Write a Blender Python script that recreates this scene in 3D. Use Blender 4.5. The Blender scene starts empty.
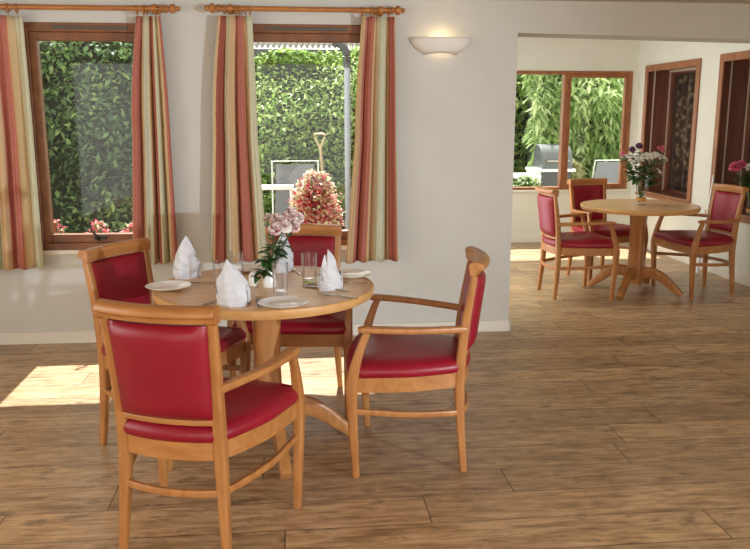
import bpy, math, random
from mathutils import Vector, Matrix
random.seed(7)
PI = math.pi
sc = bpy.context.scene
col = sc.collection

# ------------------------------------------------------------------ helpers
def tag(o, label=None, cat=None, group=None, kind=None):
    if label: o['label'] = label
    if cat: o['category'] = cat
    if group: o['group'] = group
    if kind: o['kind'] = kind
    return o

def empty(name, loc=(0, 0, 0), rz=0.0, label=None, cat=None, group=None):
    o = bpy.data.objects.new(name, None)
    o.empty_display_size = 0.1
    col.objects.link(o)
    o.location = loc
    o.rotation_euler = (0, 0, rz)
    return tag(o, label, cat, group)

def crom(pts, n=6, closed=False):
    pts = [Vector(p) for p in pts]
    out = []
    N = len(pts)
    segs = N if closed else N - 1
    for i in range(segs):
        if closed:
            p0, p1, p2, p3 = pts[(i - 1) % N], pts[i], pts[(i + 1) % N], pts[(i + 2) % N]
        else:
            p0 = pts[i - 1] if i > 0 else pts[0] * 2 - pts[1]
            p1, p2 = pts[i], pts[i + 1]
            p3 = pts[i + 2] if i + 2 < N else pts[-1] * 2 - pts[-2]
        for k in range(n):
            t = k / n
            out.append(0.5 * ((2 * p1) + (p2 - p0) * t + (2 * p0 - 5 * p1 + 4 * p2 - p3) * t * t + (3 * p1 - p0 - 3 * p2 + p3) * t ** 3))
    if not closed:
        out.append(pts[-1].copy())
    return out

def rrect(n=16, e=5.0):
    out = []
    for i in range(n):
        a = 2 * PI * (i + .5) / n
        c, s = math.cos(a), math.sin(a)
        out.append((math.copysign(abs(c) ** (2 / e), c), math.copysign(abs(s) ** (2 / e), s)))
    return out

class MB:
    def __init__(self):
        self.v = []; self.f = []; self.mi = []; self.uv = None
    def add(self, vs, fs, mi=0):
        b = len(self.v)
        self.v += [tuple(p) for p in vs]
        self.f += [tuple(i + b for i in q) for q in fs]
        self.mi += [mi] * len(fs)
    def box(self, a, b, mi=0):
        x0, y0, z0 = a; x1, y1, z1 = b
        vs = [(x0, y0, z0), (x1, y0, z0), (x1, y1, z0), (x0, y1, z0), (x0, y0, z1), (x1, y0, z1), (x1, y1, z1), (x0, y1, z1)]
        self.add(vs, [(0, 3, 2, 1), (4, 5, 6, 7), (0, 1, 5, 4), (1, 2, 6, 5), (2, 3, 7, 6), (3, 0, 4, 7)], mi)
    def sweep(self, pts, ws, hs, ref, e=5.0, n=16, mi=0):
        """rounded bar: ws = full widths along ref side, hs = full heights along the other way"""
        pts = [Vector(p) for p in pts]
        N = len(pts)
        def lerp(a, t):
            if not isinstance(a, (list, tuple)): return a
            q = t * (len(a) - 1); i = min(int(q), len(a) - 2)
            return a[i] + (a[i + 1] - a[i]) * (q - i)
        cs = rrect(n, e) if e else [(math.cos(2 * PI * i / n), math.sin(2 * PI * i / n)) for i in range(n)]
        vs = []
        for i, p in enumerate(pts):
            t = (pts[min(i + 1, N - 1)] - pts[max(i - 1, 0)]).normalized()
            r = Vector(ref); s = (r - t * r.dot(t)).normalized(); m = t.cross(s)
            u = i / (N - 1); w = lerp(ws, u) / 2; h = lerp(hs, u) / 2
            vs += [p + s * (c[0] * w) + m * (c[1] * h) for c in cs]
        fs = []
        for i in range(N - 1):
            for k in range(n):
                a = i * n + k; b = i * n + (k + 1) % n
                fs.append((a, b, b + n, a + n))
        fs.append(tuple(range(n - 1, -1, -1)))
        fs.append(tuple((N - 1) * n + k for k in range(n)))
        self.add(vs, fs, mi)
    def tube(self, pts, r, n=10, mi=0):
        pts = [Vector(p) for p in pts]
        d = (pts[-1] - pts[0])
        ref = Vector((0, 0, 1)) if abs(d.normalized().z) < .8 else Vector((1, 0, 0))
        rr = [2 * x for x in r] if isinstance(r, (list, tuple)) else 2 * r
        self.sweep(pts, rr, rr, ref, e=0, n=n, mi=mi)
    def lathe(self, prof, n=32, c=(0, 0, 0), mi=0, axis='z'):
        vs = []; fs = []
        for (r, z) in prof:
            for k in range(n):
                a = 2 * PI * k / n
                p = (r * math.cos(a), r * math.sin(a), z)
                if axis == 'x': p = (p[2], p[0], p[1])
                if axis == 'y': p = (p[0], p[2], p[1])
                vs.append((p[0] + c[0], p[1] + c[1], p[2] + c[2]))
        for i in range(len(prof) - 1):
            for k in range(n):
                a = i * n + k; b = i * n + (k + 1) % n
                fs.append((a, b, b + n, a + n))
        self.add(vs, fs, mi)
    def loft(self, rings, cap=True, mi=0):
        n = len(rings[0]); vs = [p for r in rings for p in r]; fs = []
        for i in range(len(rings) - 1):
            for k in range(n):
                a = i * n + k; b = i * n + (k + 1) % n
                fs.append((a, b, b + n, a + n))
        if cap:
            fs.append(tuple(range(n - 1, -1, -1)))
            fs.append(tuple((len(rings) - 1) * n + k for k in range(n)))
        self.add(vs, fs, mi)
    def build(self, name, mats, parent=None, smooth=True, bevel=0, angle=35, solid=0, merge=False):
        me = bpy.data.meshes.new(name)
        me.from_pydata(self.v, [], self.f)
        if merge:
            import bmesh
            bm = bmesh.new(); bm.from_mesh(me)
            bmesh.ops.remove_doubles(bm, verts=bm.verts, dist=1e-5)
            bmesh.ops.recalc_face_normals(bm, faces=bm.faces)
            bm.to_mesh(me); bm.free()
        if not isinstance(mats, (list, tuple)): mats = [mats]
        for m in mats: me.materials.append(m)
        if not merge and len(mats) > 1:
            me.polygons.foreach_set('material_index', self.mi)
        if self.uv:
            l = me.uv_layers.new(name='UVMap')
            for p in me.polygons:
                for li in p.loop_indices:
                    l.data[li].uv = self.uv[me.loops[li].vertex_index]
        if smooth:
            me.polygons.foreach_set('use_smooth', [True] * len(me.polygons))
            me.set_sharp_from_angle(angle=math.radians(angle))
        o = bpy.data.objects.new(name, me)
        col.objects.link(o)
        if parent: o.parent = parent
        if bevel:
            b = o.modifiers.new('Bevel', 'BEVEL'); b.width = bevel; b.segments = 2
            b.limit_method = 'ANGLE'; b.angle_limit = math.radians(50)
        if solid:
            s = o.modifiers.new('Solid', 'SOLIDIFY'); s.thickness = solid; s.offset = 0
        return o

def copy_tree(o, parent=None):
    c = o.copy(); col.objects.link(c)
    if parent: c.parent = parent
    for ch in [x for x in bpy.data.objects if x.parent == o]:
        copy_tree(ch, c)
    return c

def struct(mb, name, m, bevel=0, parent=None, smooth=False, **k):
    o = mb.build(name, m, parent, smooth=smooth, bevel=bevel, **k)
    if not parent: o['kind'] = 'structure'
    return o

# ------------------------------------------------------------------ materials
def srgb(r, g, b):
    def f(c):
        c /= 255.0
        return c / 12.92 if c <= .04045 else ((c + .055) / 1.055) ** 2.4
    return (f(r), f(g), f(b), 1.0)

def mat(name, color, rough=.5, metal=0.0, spec=.5, coat=0):
    m = bpy.data.materials.new(name); m.use_nodes = True
    b = m.node_tree.nodes['Principled BSDF']
    b.inputs['Base Color'].default_value = color
    b.inputs['Roughness'].default_value = rough
    b.inputs['Metallic'].default_value = metal
    b.inputs['Specular IOR Level'].default_value = spec
    b.inputs['Coat Weight'].default_value = coat
    return m

def N(m, t, **k):
    n = m.node_tree.nodes.new(t)
    for a, v in k.items(): setattr(n, a, v)
    return n
def L(m, a, b): m.node_tree.links.new(a, b)
def ramp(m, stops, interp='LINEAR'):
    r = N(m, 'ShaderNodeValToRGB'); e = r.color_ramp; e.interpolation = interp
    while len(e.elements) < len(stops): e.elements.new(.5)
    for el, (p, c) in zip(e.elements, stops): el.position = p; el.color = c
    return r
def bsdf(m): return m.node_tree.nodes['Principled BSDF']

def noisy(name, c1, c2, scale=8, rough=.5, stretch=(1, 1, 1), bump=0, bscale=None, detail=4, spec=.5, lo=.3, hi=.7, rot=(0, 0, 0)):
    m = mat(name, c1, rough, spec=spec)
    tc = N(m, 'ShaderNodeTexCoord'); mp = N(m, 'ShaderNodeMapping')
    mp.inputs['Scale'].default_value = stretch; mp.inputs['Rotation'].default_value = rot
    L(m, tc.outputs['Object'], mp.inputs['Vector'])
    nz = N(m, 'ShaderNodeTexNoise'); nz.inputs['Scale'].default_value = scale; nz.inputs['Detail'].default_value = detail
    L(m, mp.outputs[0], nz.inputs['Vector'])
    r = ramp(m, [(lo, c1), (hi, c2)]); L(m, nz.outputs['Fac'], r.inputs[0])
    L(m, r.outputs[0], bsdf(m).inputs['Base Color'])
    if bump:
        n2 = N(m, 'ShaderNodeTexNoise'); n2.inputs['Scale'].default_value = bscale or scale * 4; n2.inputs['Detail'].default_value = 3
        L(m, tc.outputs['Object'], n2.inputs['Vector'])
        b = N(m, 'ShaderNodeBump'); b.inputs['Strength'].default_value = bump; b.inputs['Distance'].default_value = .01
        L(m, n2.outputs['Fac'], b.inputs['Height']); L(m, b.outputs[0], bsdf(m).inputs['Normal'])
    return m

M = {}
M['beech'] = noisy('beech', srgb(187, 130, 74), srgb(163, 104, 54), 5, .34, (6, 6, 1.2), detail=5)
M['beech_h'] = noisy('beech_rail', srgb(187, 129, 72), srgb(165, 105, 54), 5, .34, (1.2, 6, 6), detail=5)
M['edge'] = noisy('beech_edge', srgb(214, 168, 108), srgb(198, 148, 88), 6, .35, (2, 2, 6))
M['top'] = noisy('table_laminate', srgb(232, 190, 144), srgb(212, 168, 122), 4, .3, (1, 14, 1), detail=6, spec=.35)
M['leather'] = noisy('red_leather', srgb(148, 18, 40), srgb(134, 13, 33), 5, .36, bump=.06, bscale=260, spec=.45)
M['wall'] = noisy('wall_paint', srgb(207, 204, 196), srgb(202, 199, 190), 3, .85, bump=.05, bscale=180, spec=.2)
M['wall2'] = noisy('wall_paint_cream', srgb(224, 222, 209), srgb(219, 217, 203), 3, .85, bump=.05, bscale=180, spec=.2)
M['ceil'] = mat('ceiling_paint', srgb(192, 180, 164), .9)
M['base'] = mat('skirting_paint', srgb(228, 220, 206), .5)
M['frame'] = noisy('window_wood', srgb(140, 87, 50), srgb(106, 63, 36), 6, .4, (1.5, 6, 1.5))
M['frame2'] = noisy('mahogany', srgb(164, 106, 66), srgb(130, 78, 46), 6, .38, (3, 3, 1))
M['reveal'] = noisy('reveal_wood', srgb(116, 64, 42), srgb(86, 44, 28), 5, .4, (3, 3, .6))
M['rod'] = noisy('rod_wood', srgb(190, 126, 66), srgb(158, 98, 48), 8, .35, (1, 8, 8))
M['white'] = mat('white_plastic', srgb(235, 235, 232), .4)
M['plaster'] = mat('lamp_plaster', srgb(232, 224, 214), .7)
M['china'] = mat('china', srgb(250, 250, 249), .12, spec=.6)
M['napkin'] = noisy('linen', srgb(222, 223, 226), srgb(208, 209, 213), 30, .9, bump=.7, bscale=42)
M['steel'] = mat('steel', srgb(170, 165, 158), .22, 1.0)
M['vent'] = mat('vent_metal', srgb(92, 84, 74), .5, .3)
M['black'] = mat('black_metal', srgb(25, 24, 24), .45)
M['track'] = mat('pale_strip', srgb(190, 175, 155), .5)
M['green'] = noisy('stem_green', srgb(66, 108, 46), srgb(40, 76, 30), 12, .5)
M['dgreen'] = noisy('leaf_green', srgb(48, 84, 40), srgb(28, 56, 26), 12, .5)
M['gold'] = mat('amber_ribbon', srgb(196, 136, 60), .4)
M['grill'] = mat('grill_hood', srgb(92, 98, 100), .35, .2)
M['grillbody'] = mat('grill_body', srgb(70, 72, 72), .5)
M['canvas'] = mat('mesh_fabric', srgb(120, 124, 130), .8)
M['ground'] = noisy('paving', srgb(150, 145, 135), srgb(105, 110, 92), 3, .9)
M['handle_wood'] = noisy('ash_handle', srgb(196, 178, 140), srgb(168, 148, 112), 9, .6)
M['pale_wall'] = mat('pale_render', srgb(190, 188, 184), .9)
M['roof'] = mat('corrugated_sheet', srgb(150, 148, 142), .5)
M['gutter'] = mat('gutter_plastic', srgb(70, 74, 78), .5)
M['pipe'] = mat('pipe_plastic', srgb(150, 160, 172), .4)
M['terracotta'] = mat('pot_clay', srgb(150, 96, 70), .8)

def glassmat(name, tint=(1, 1, 1, 1), boost=1.0, ior=1.45):
    m = bpy.data.materials.new(name); m.use_nodes = True
    nt = m.node_tree; nt.nodes.clear()
    out = N(m, 'ShaderNodeOutputMaterial'); mx = N(m, 'ShaderNodeMixShader')
    tr = N(m, 'ShaderNodeBsdfTransparent'); tr.inputs[0].default_value = tint
    gl = N(m, 'ShaderNodeBsdfGlossy'); gl.inputs['Roughness'].default_value = .02
    lw = N(m, 'ShaderNodeLayerWeight'); lw.inputs[0].default_value = .5
    pw = N(m, 'ShaderNodeMath', operation='POWER'); pw.inputs[1].default_value = 2.6; L(m, lw.outputs['Facing'], pw.inputs[0])
    mu = N(m, 'ShaderNodeMath', operation='MULTIPLY_ADD'); mu.inputs[1].default_value = .75 * boost; mu.inputs[2].default_value = .024 * boost
    L(m, pw.outputs[0], mu.inputs[0]); L(m, mu.outputs[0], mx.inputs[0])
    L(m, tr.outputs[0], mx.inputs[1]); L(m, gl.outputs[0], mx.inputs[2]); L(m, mx.outputs[0], out.inputs[0])
    return m
M['pane'] = glassmat('window_glass', (.96, .97, .96, 1))
M['glass'] = glassmat('tumbler_glass', (.98, .982, .985, 1), 1.6)
M['vase_glass'] = glassmat('vase_glass', (.92, .93, .92, 1), 1.2)

def leafmat(name, cols, nscale=1.2, transl=.45, darkmix=.5):
    m = bpy.data.materials.new(name); m.use_nodes = True
    nt = m.node_tree; b = bsdf(m); out = nt.nodes['Material Output']
    g = N(m, 'ShaderNodeNewGeometry'); tc = N(m, 'ShaderNodeTexCoord')
    nz = N(m, 'ShaderNodeTexNoise'); nz.inputs['Scale'].default_value = nscale
    L(m, tc.outputs['Object'], nz.inputs['Vector'])
    mx = N(m, 'ShaderNodeMix'); mx.data_type = 'FLOAT'; mx.inputs[0].default_value = darkmix
    L(m, g.outputs['Random Per Island'], mx.inputs[2]); L(m, nz.outputs['Fac'], mx.inputs[3])
    n = len(cols)
    r = ramp(m, [(.15 + .7 * i / (n - 1), c) for i, c in enumerate(cols)])
    L(m, mx.outputs[0], r.inputs[0]); L(m, r.outputs[0], b.inputs['Base Color'])
    b.inputs['Roughness'].default_value = .45
    t = N(m, 'ShaderNodeBsdfTranslucent'); L(m, r.outputs[0], t.inputs[0])
    ms = N(m, 'ShaderNodeMixShader'); ms.inputs[0].default_value = transl
    L(m, b.outputs[0], ms.inputs[1]); L(m, t.outputs[0], ms.inputs[2]); L(m, ms.outputs[0], out.inputs[0])
    return m
M['privet'] = leafmat('privet_leaf', [srgb(48, 78, 32), srgb(132, 170, 78), srgb(184, 210, 124), srgb(222, 236, 176)])
M['ivy'] = leafmat('ivy_leaf', [srgb(42, 62, 44), srgb(74, 102, 66), srgb(116, 148, 96), srgb(184, 208, 120)])
M['conifer'] = leafmat('conifer_spray', [srgb(76, 106, 54), srgb(146, 178, 104), srgb(196, 216, 154), srgb(226, 238, 196)], .9)
M['redleaf'] = leafmat('red_leaf', [srgb(150, 20, 40), srgb(196, 48, 70), srgb(226, 120, 130), srgb(240, 220, 180)], 3)
M['creamleaf'] = leafmat('cream_leaf', [srgb(200, 200, 150), srgb(226, 222, 180), srgb(160, 176, 110)], 3)
M['redflower'] = leafmat('red_petal', [srgb(200, 30, 60), srgb(224, 70, 100), srgb(240, 140, 150)], 3)
M['smallleaf'] = leafmat('bedding_leaf', [srgb(60, 96, 44), srgb(110, 146, 76), srgb(196, 196, 160)], 3)
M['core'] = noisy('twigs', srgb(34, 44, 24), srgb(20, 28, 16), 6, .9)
M['posy'] = leafmat('posy_leaf', [srgb(34, 66, 30), srgb(62, 104, 50), srgb(104, 140, 80)], 4, .2, .3)

def petalmat(name, cols, rings=False):
    m = leafmat(name, cols, 20, .12, .3)
    return m
M['p_white'] = petalmat('white_petal', [srgb(236, 232, 220), srgb(250, 248, 240)])
M['p_pink'] = petalmat('pink_petal', [srgb(196, 60, 96), srgb(232, 120, 146)])
M['p_purple'] = petalmat('purple_petal', [srgb(92, 44, 84), srgb(140, 90, 130)])
M['p_carn'] = petalmat('carnation_petal', [srgb(150, 24, 44), srgb(236, 190, 190), srgb(250, 240, 234), srgb(252, 246, 240), srgb(246, 226, 222)])

# floor planks
def floor_material():
    m = mat('oak_planks', srgb(140, 105, 75), .38, spec=.45)
    tc = N(m, 'ShaderNodeTexCoord'); sp = N(m, 'ShaderNodeSeparateXYZ'); L(m, tc.outputs['Object'], sp.inputs[0])
    def math_(op, a, b=None, c=None):
        n = N(m, 'ShaderNodeMath', operation=op)
        for i, v in enumerate((a, b, c)):
            if v is None: continue
            if isinstance(v, (int, float)): n.inputs[i].default_value = v
            else: L(m, v, n.inputs[i])
        return n.outputs[0]
    W, LN = .2306, 1.684
    yy = math_('DIVIDE', math_('SUBTRACT', sp.outputs['Y'], 3.093 - 40 * W), W)
    row = math_('FLOOR', yy); fy = math_('FRACT', yy)
    wn = N(m, 'ShaderNodeTexWhiteNoise', noise_dimensions='1D'); L(m, math_('MULTIPLY', row, 1.37), wn.inputs['W'])
    off = wn.outputs['Value']
    for ri, xj in ((38, 1.626), (39, .515), (40, .908), (41, 1.523), (43, 1.886), (45, 1.70), (46, .96)):
        cmp_ = N(m, 'ShaderNodeMath', operation='COMPARE'); L(m, row, cmp_.inputs[0]); cmp_.inputs[1].default_value = ri; cmp_.inputs[2].default_value = .3
        mx_ = N(m, 'ShaderNodeMix'); mx_.data_type = 'FLOAT'; L(m, cmp_.outputs[0], mx_.inputs[0]); L(m, off, mx_.inputs[2]); mx_.inputs[3].default_value = 3 - xj / LN
        off = mx_.outputs[0]
    xx = math_('ADD', math_('DIVIDE', sp.outputs['X'], LN), off)
    colm = math_('FLOOR', xx); fx = math_('FRACT', xx)
    w2 = N(m, 'ShaderNodeTexWhiteNoise', noise_dimensions='2D')
    cv = N(m, 'ShaderNodeCombineXYZ'); L(m, row, cv.inputs[0]); L(m, colm, cv.inputs[1]); L(m, cv.outputs[0], w2.inputs['Vector'])
    # grain coordinates, shifted per plank
    gv = N(m, 'ShaderNodeCombineXYZ')
    L(m, math_('MULTIPLY', sp.outputs['X'], 3.4), gv.inputs[0])
    L(m, math_('MULTIPLY', sp.outputs['Y'], 24), gv.inputs[1])
    L(m, math_('MULTIPLY', w2.outputs['Value'], 40), gv.inputs[2])
    n1 = N(m, 'ShaderNodeTexNoise'); n1.inputs['Scale'].default_value = 1.5; n1.inputs['Detail'].default_value = 7; n1.inputs['Roughness'].default_value = .62; n1.inputs['Distortion'].default_value = .6
    L(m, gv.outputs[0], n1.inputs['Vector'])
    gv2 = N(m, 'ShaderNodeCombineXYZ')
    L(m, math_('MULTIPLY', sp.outputs['X'], 5.5), gv2.inputs[0]); L(m, math_('MULTIPLY', sp.outputs['Y'], 12), gv2.inputs[1]); L(m, math_('MULTIPLY', w2.outputs['Value'], 90), gv2.inputs[2])
    n2 = N(m, 'ShaderNodeTexNoise'); n2.inputs['Scale'].default_value = 1.0; n2.inputs['Detail'].default_value = 5; n2.inputs['Roughness'].default_value = .6
    L(m, gv2.outputs[0], n2.inputs['Vector'])
    r = ramp(m, [(.31, srgb(90, 67, 46)), (.43, srgb(158, 127, 91)), (.54, srgb(192, 159, 120)), (.70, srgb(220, 191, 151))])
    L(m, math_('ADD', math_('MULTIPLY', n1.outputs['Fac'], .62), math_('MULTIPLY', n2.outputs['Fac'], .38)), r.inputs[0])
    # dark knots and smudges
    k = ramp(m, [(.56, (1, 1, 1, 1)), (.68, (.34, .29, .26, 1))]); L(m, n2.outputs['Fac'], k.inputs[0])
    mk = N(m, 'ShaderNodeMix', data_type='RGBA', blend_type='MULTIPLY'); mk.inputs[0].default_value = .85
    L(m, r.outputs[0], mk.inputs[6]); L(m, k.outputs[0], mk.inputs[7])
    # plank tint
    pt = ramp(m, [(0, (.78, .76, .74, 1)), (.5, (1, 1, 1, 1)), (1, (1.16, 1.14, 1.10, 1))]); L(m, w2.outputs['Value'], pt.inputs[0])
    m2 = N(m, 'ShaderNodeMix', data_type='RGBA', blend_type='MULTIPLY'); m2.inputs[0].default_value = .9
    L(m, mk.outputs[2], m2.inputs[6]); L(m, pt.outputs[0], m2.inputs[7])
    # seams
    def near(f, w): # 1 inside seam
        d = math_('MINIMUM', f, math_('SUBTRACT', 1.0, f)); return math_('LESS_THAN', d, w)
    seam = math_('MAXIMUM', near(fy, .011), near(fx, .0018))
    m3 = N(m, 'ShaderNodeMix', data_type='RGBA', blend_type='MIX'); L(m, math_('MULTIPLY', seam, .75), m3.inputs[0])
    L(m, m2.outputs[2], m3.inputs[6]); m3.inputs[7].default_value = srgb(58, 40, 26)
    L(m, m3.outputs[2], bsdf(m).inputs['Base Color'])
    rr = math_('ADD', .28, math_('MULTIPLY', n1.outputs['Fac'], .16)); L(m, rr, bsdf(m).inputs['Roughness'])
    bp = N(m, 'ShaderNodeBump'); bp.inputs['Strength'].default_value = .12; bp.inputs['Distance'].default_value = .004
    L(m, math_('SUBTRACT', n1.outputs['Fac'], seam), bp.inputs['Height']); L(m, bp.outputs[0], bsdf(m).inputs['Normal'])
    return m
M['floor'] = floor_material()

def curtain_material():
    m = mat('striped_cotton', (1, 1, 1, 1), .85, spec=.15)
    uv = N(m, 'ShaderNodeUVMap'); sp = N(m, 'ShaderNodeSeparateXYZ'); L(m, uv.outputs[0], sp.inputs[0])
    fr = N(m, 'ShaderNodeMath', operation='FRACT'); L(m, sp.outputs['X'], fr.inputs[0])
    tan, gold = srgb(208, 180, 140), srgb(208, 160, 106)
    terra, terra2 = srgb(186, 116, 100), srgb(162, 92, 76)
    sage, cream = srgb(204, 202, 172), srgb(218, 208, 178)
    st = [(0, tan), (.07, gold), (.085, tan), (.13, terra), (.19, terra2), (.20, terra), (.36, gold), (.375, tan), (.45, sage), (.56, cream), (.57, sage), (.66, gold),
          (.675, tan), (.72, terra2), (.86, gold), (.88, sage), (.95, cream)]
    r = ramp(m, st, 'CONSTANT'); L(m, fr.outputs[0], r.inputs[0])
    wv = N(m, 'ShaderNodeTexNoise'); wv.inputs['Scale'].default_value = 90
    mx = N(m, 'ShaderNodeMix', data_type='RGBA', blend_type='MULTIPLY'); mx.inputs[0].default_value = .12
    L(m, r.outputs[0], mx.inputs[6]); L(m, wv.outputs['Color'], mx.inputs[7])
    L(m, mx.outputs[2], bsdf(m).inputs['Base Color'])
    return m
M['curtain'] = curtain_material()

def patterned():
    m = mat('dark_patterned_fabric', (0, 0, 0, 1), .9)
    tc = N(m, 'ShaderNodeTexCoord')
    v = N(m, 'ShaderNodeTexVoronoi'); v.inputs['Scale'].default_value = 14; L(m, tc.outputs['Object'], v.inputs['Vector'])
    n = N(m, 'ShaderNodeTexNoise'); n.inputs['Scale'].default_value = 18; n.inputs['Detail'].default_value = 4; L(m, tc.outputs['Object'], n.inputs['Vector'])
    ad = N(m, 'ShaderNodeMath', operation='MULTIPLY'); L(m, v.outputs['Distance'], ad.inputs[0]); L(m, n.outputs['Fac'], ad.inputs[1])
    r = ramp(m, [(.12, srgb(150, 128, 100)), (.2, srgb(92, 74, 54)), (.3, srgb(46, 34, 26)), (.5, srgb(30, 22, 18))]); L(m, ad.outputs[0], r.inputs[0])
    L(m, r.outputs[0], bsdf(m).inputs['Base Color'])
    return m
M['pattern'] = patterned()

# ------------------------------------------------------------------ room shell
YW = 5.64       # inner face of the window wall
WT = .28
ZC = 2.345
ZA = 2.75       # the annexe beyond the opening is taller
XD = 4.22       # wall with the two timber windows
YF = 9.75       # far wall
XL = -3.3

b = MB(); b.box((XL, -7, -.08), (XD + 3, YW + WT, 0)); b.box((1.25, YW + WT, -.08), (XD + .3, YF, 0)); struct(b, 'floor', M['floor'])
b = MB(); b.box((XL - .2, -1.6, ZC), (XD + .5, YW + WT + .05, ZC + .15)); struct(b, 'ceiling', M['ceil'])
b = MB(); b.box((1.2, YW + WT + .05, ZA), (XD + .5, YF + .25, ZA + .15)); struct(b, 'ceiling_annexe', M['ceil'])

W1 = (-1.74, -.885, .665, 2.165)
W2 = (-.37, .56, .665, 2.17)
def wall_with_holes(name, x0, x1, z0, z1, y0, y1, holes, m, axis='x'):
    """wall slab along x (or y) with rectangular holes (a0,a1,zb,zt)"""
    b = MB(); xs = sorted(set([x0, x1] + [h[0] for h in holes] + [h[1] for h in holes]))
    for a, c in zip(xs, xs[1:]):
        hh = [h for h in holes if h[0] <= a + 1e-6 and h[1] >= c - 1e-6]
        segs = [(z0, z1)] if not hh else [(z0, hh[0][2]), (hh[0][3], z1)]
        for s0, s1 in segs:
            if axis == 'x': b.box((a, y0, s0), (c, y1, s1))
            else: b.box((y0, a, s0), (y1, c, s1))
    return struct(b, name, m, merge=False)
wall_with_holes('wall_window_side', XL, 1.565, 0, ZC, YW, YW + WT, [W1, W2], M['wall'])
# beam over the wide opening
b = MB()
x0, x1 = 1.565, XD
b.add([(x0, YW, 2.130), (x1, YW, 2.085), (x1, YW + WT, 2.085), (x0, YW + WT, 2.130), (x0, YW, ZC), (x1, YW, ZC), (x1, YW + WT, ZC), (x0, YW + WT, ZC)],
      [(0, 3, 2, 1), (4, 5, 6, 7), (0, 1, 5, 4), (1, 2, 6, 5), (2, 3, 7, 6), (3, 0, 4, 7)])
b.box((1.25, YW + WT - .05, ZC + .15), (XD, YW + WT + .05, ZA))
struct(b, 'wall_beam', M['wall'])
wall_with_holes('wall_left', -1.6, YW + WT, 0, ZC, XL - .15, XL, [(.6, 4.2, .6, 2.2)], M['wall'], axis='y')  # out of view; the opening is added to go with the fill lamp
W4 = (8.20, 9.46, .655, 2.12)
W5 = (6.42, 7.75, .625, 2.13)
wall_with_holes('wall_right', 1.4, YF, 0, ZA, XD, XD + .42, [W5, W4], M['wall2'], axis='y')
W3 = (2.30, 4.16, .665, 2.10)
wall_with_holes('wall_far', 1.25, XD + .42, 0, ZA, YF, YF + .25, [W3], M['wall2'])
wall_with_holes('wall_annexe_left', YW + WT, YF, 0, ZA, 1.25, 1.45, [(6.0, 9.6, .1, 2.25)], M['wall2'], axis='y')  # unseen wall, its opening added to let more light into the annexe
# skirting
b = MB(); b.box((XL, YW - .016, 0), (1.565 + .012, YW, .085)); b.box((1.565, YW - .016, 0), (1.581, YW + WT, .085)); struct(b, 'baseboard_window_side', M['base'], bevel=.004)
b = MB(); b.box((XD - .016, YW + WT, 0), (XD, YF, .1)); struct(b, 'baseboard_right', M['base'], bevel=.004)
b = MB(); b.box((1.45, YF - .016, 0), (XD - .016, YF, .085)); struct(b, 'baseboard_far', M['base'], bevel=.004)

def ring_box(b, x0, x1, z0, z1, w, y0, y1, wb=None, wt=None):
    wb = wb or w; wt = wt or w
    b.box((x0, y0, z0), (x0 + w, y1, z1)); b.box((x1 - w, y0, z0), (x1, y1, z1))
    b.box((x0 + w, y0, z1 - wt), (x1 - w, y1, z1)); b.box((x0 + w, y0, z0), (x1 - w, y1, z0 + wb))

# two curtained windows
def small_window(n, W, stay=False):
    x0, x1, z0, z1 = W
    root = empty('window_%d' % n, ((x0 + x1) / 2, YW, z0)); root['kind'] = 'structure'
    ox, oz = (x0 + x1) / 2, z0
    def T(b):
        b.v = [(v[0] - ox, v[1] - YW, v[2] - oz) for v in b.v]; return b
    b = MB(); ring_box(b, x0, x1, z0, z1, .036, YW - .012, YW + .09, wb=.045, wt=.058)
    T(b).build('window_frame', M['frame'], root, smooth=False, bevel=.004)
    b = MB(); ring_box(b, x0 + .036, x1 - .036, z0 + .045, z1 - .058, .05, YW + .0, YW + .065, wb=.058, wt=.055)
    T(b).build('sash', M['frame'], root, smooth=False, bevel=.005)
    b = MB(); b.box((x0 + .085, YW + .03, z0 + .1), (x1 - .085, YW + .036, z1 - .11))
    T(b).build('pane', M['pane'], root, smooth=False)
    b = MB(); b.box((x0 + .2, YW - .022, z1 - .042), (x1 - .18, YW - .010, z1 - .02))
    T(b).build('trickle_vent', M['vent'], root, smooth=False, bevel=.003)
    b = MB(); b.box((x0 - .02, YW - .02, z0 - .034), (x1 + .02, YW, z0 - .002))
    T(b).build('window_ledge', M['base'], root, smooth=False, bevel=.004)
    b = MB(); b.box((x0 - .03, YW + .2, z0 - .06), (x1 + .03, YW + WT + .05, z0 - .003)); T(b).build('outer_sill', M['base'], root, smooth=False)
    if stay:
        b = MB(); xh = -1.34
        b.box((xh - .03, YW - .012, z0 + .068), (xh + .05, YW - .001, z0 + .09))
        b.tube(crom([(xh, YW - .018, z0 + .06), (xh - .012, YW - .03, z0 + .1), (xh - .04, YW - .035, z0 + .135), (xh - .048, YW - .033, z0 + .19)], 5), [.009, .008, .007, .009], 8)
        T(b).build('window_stay', M['black'], root)
    return root
small_window(1, W1, True)
small_window(2, W2)

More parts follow.
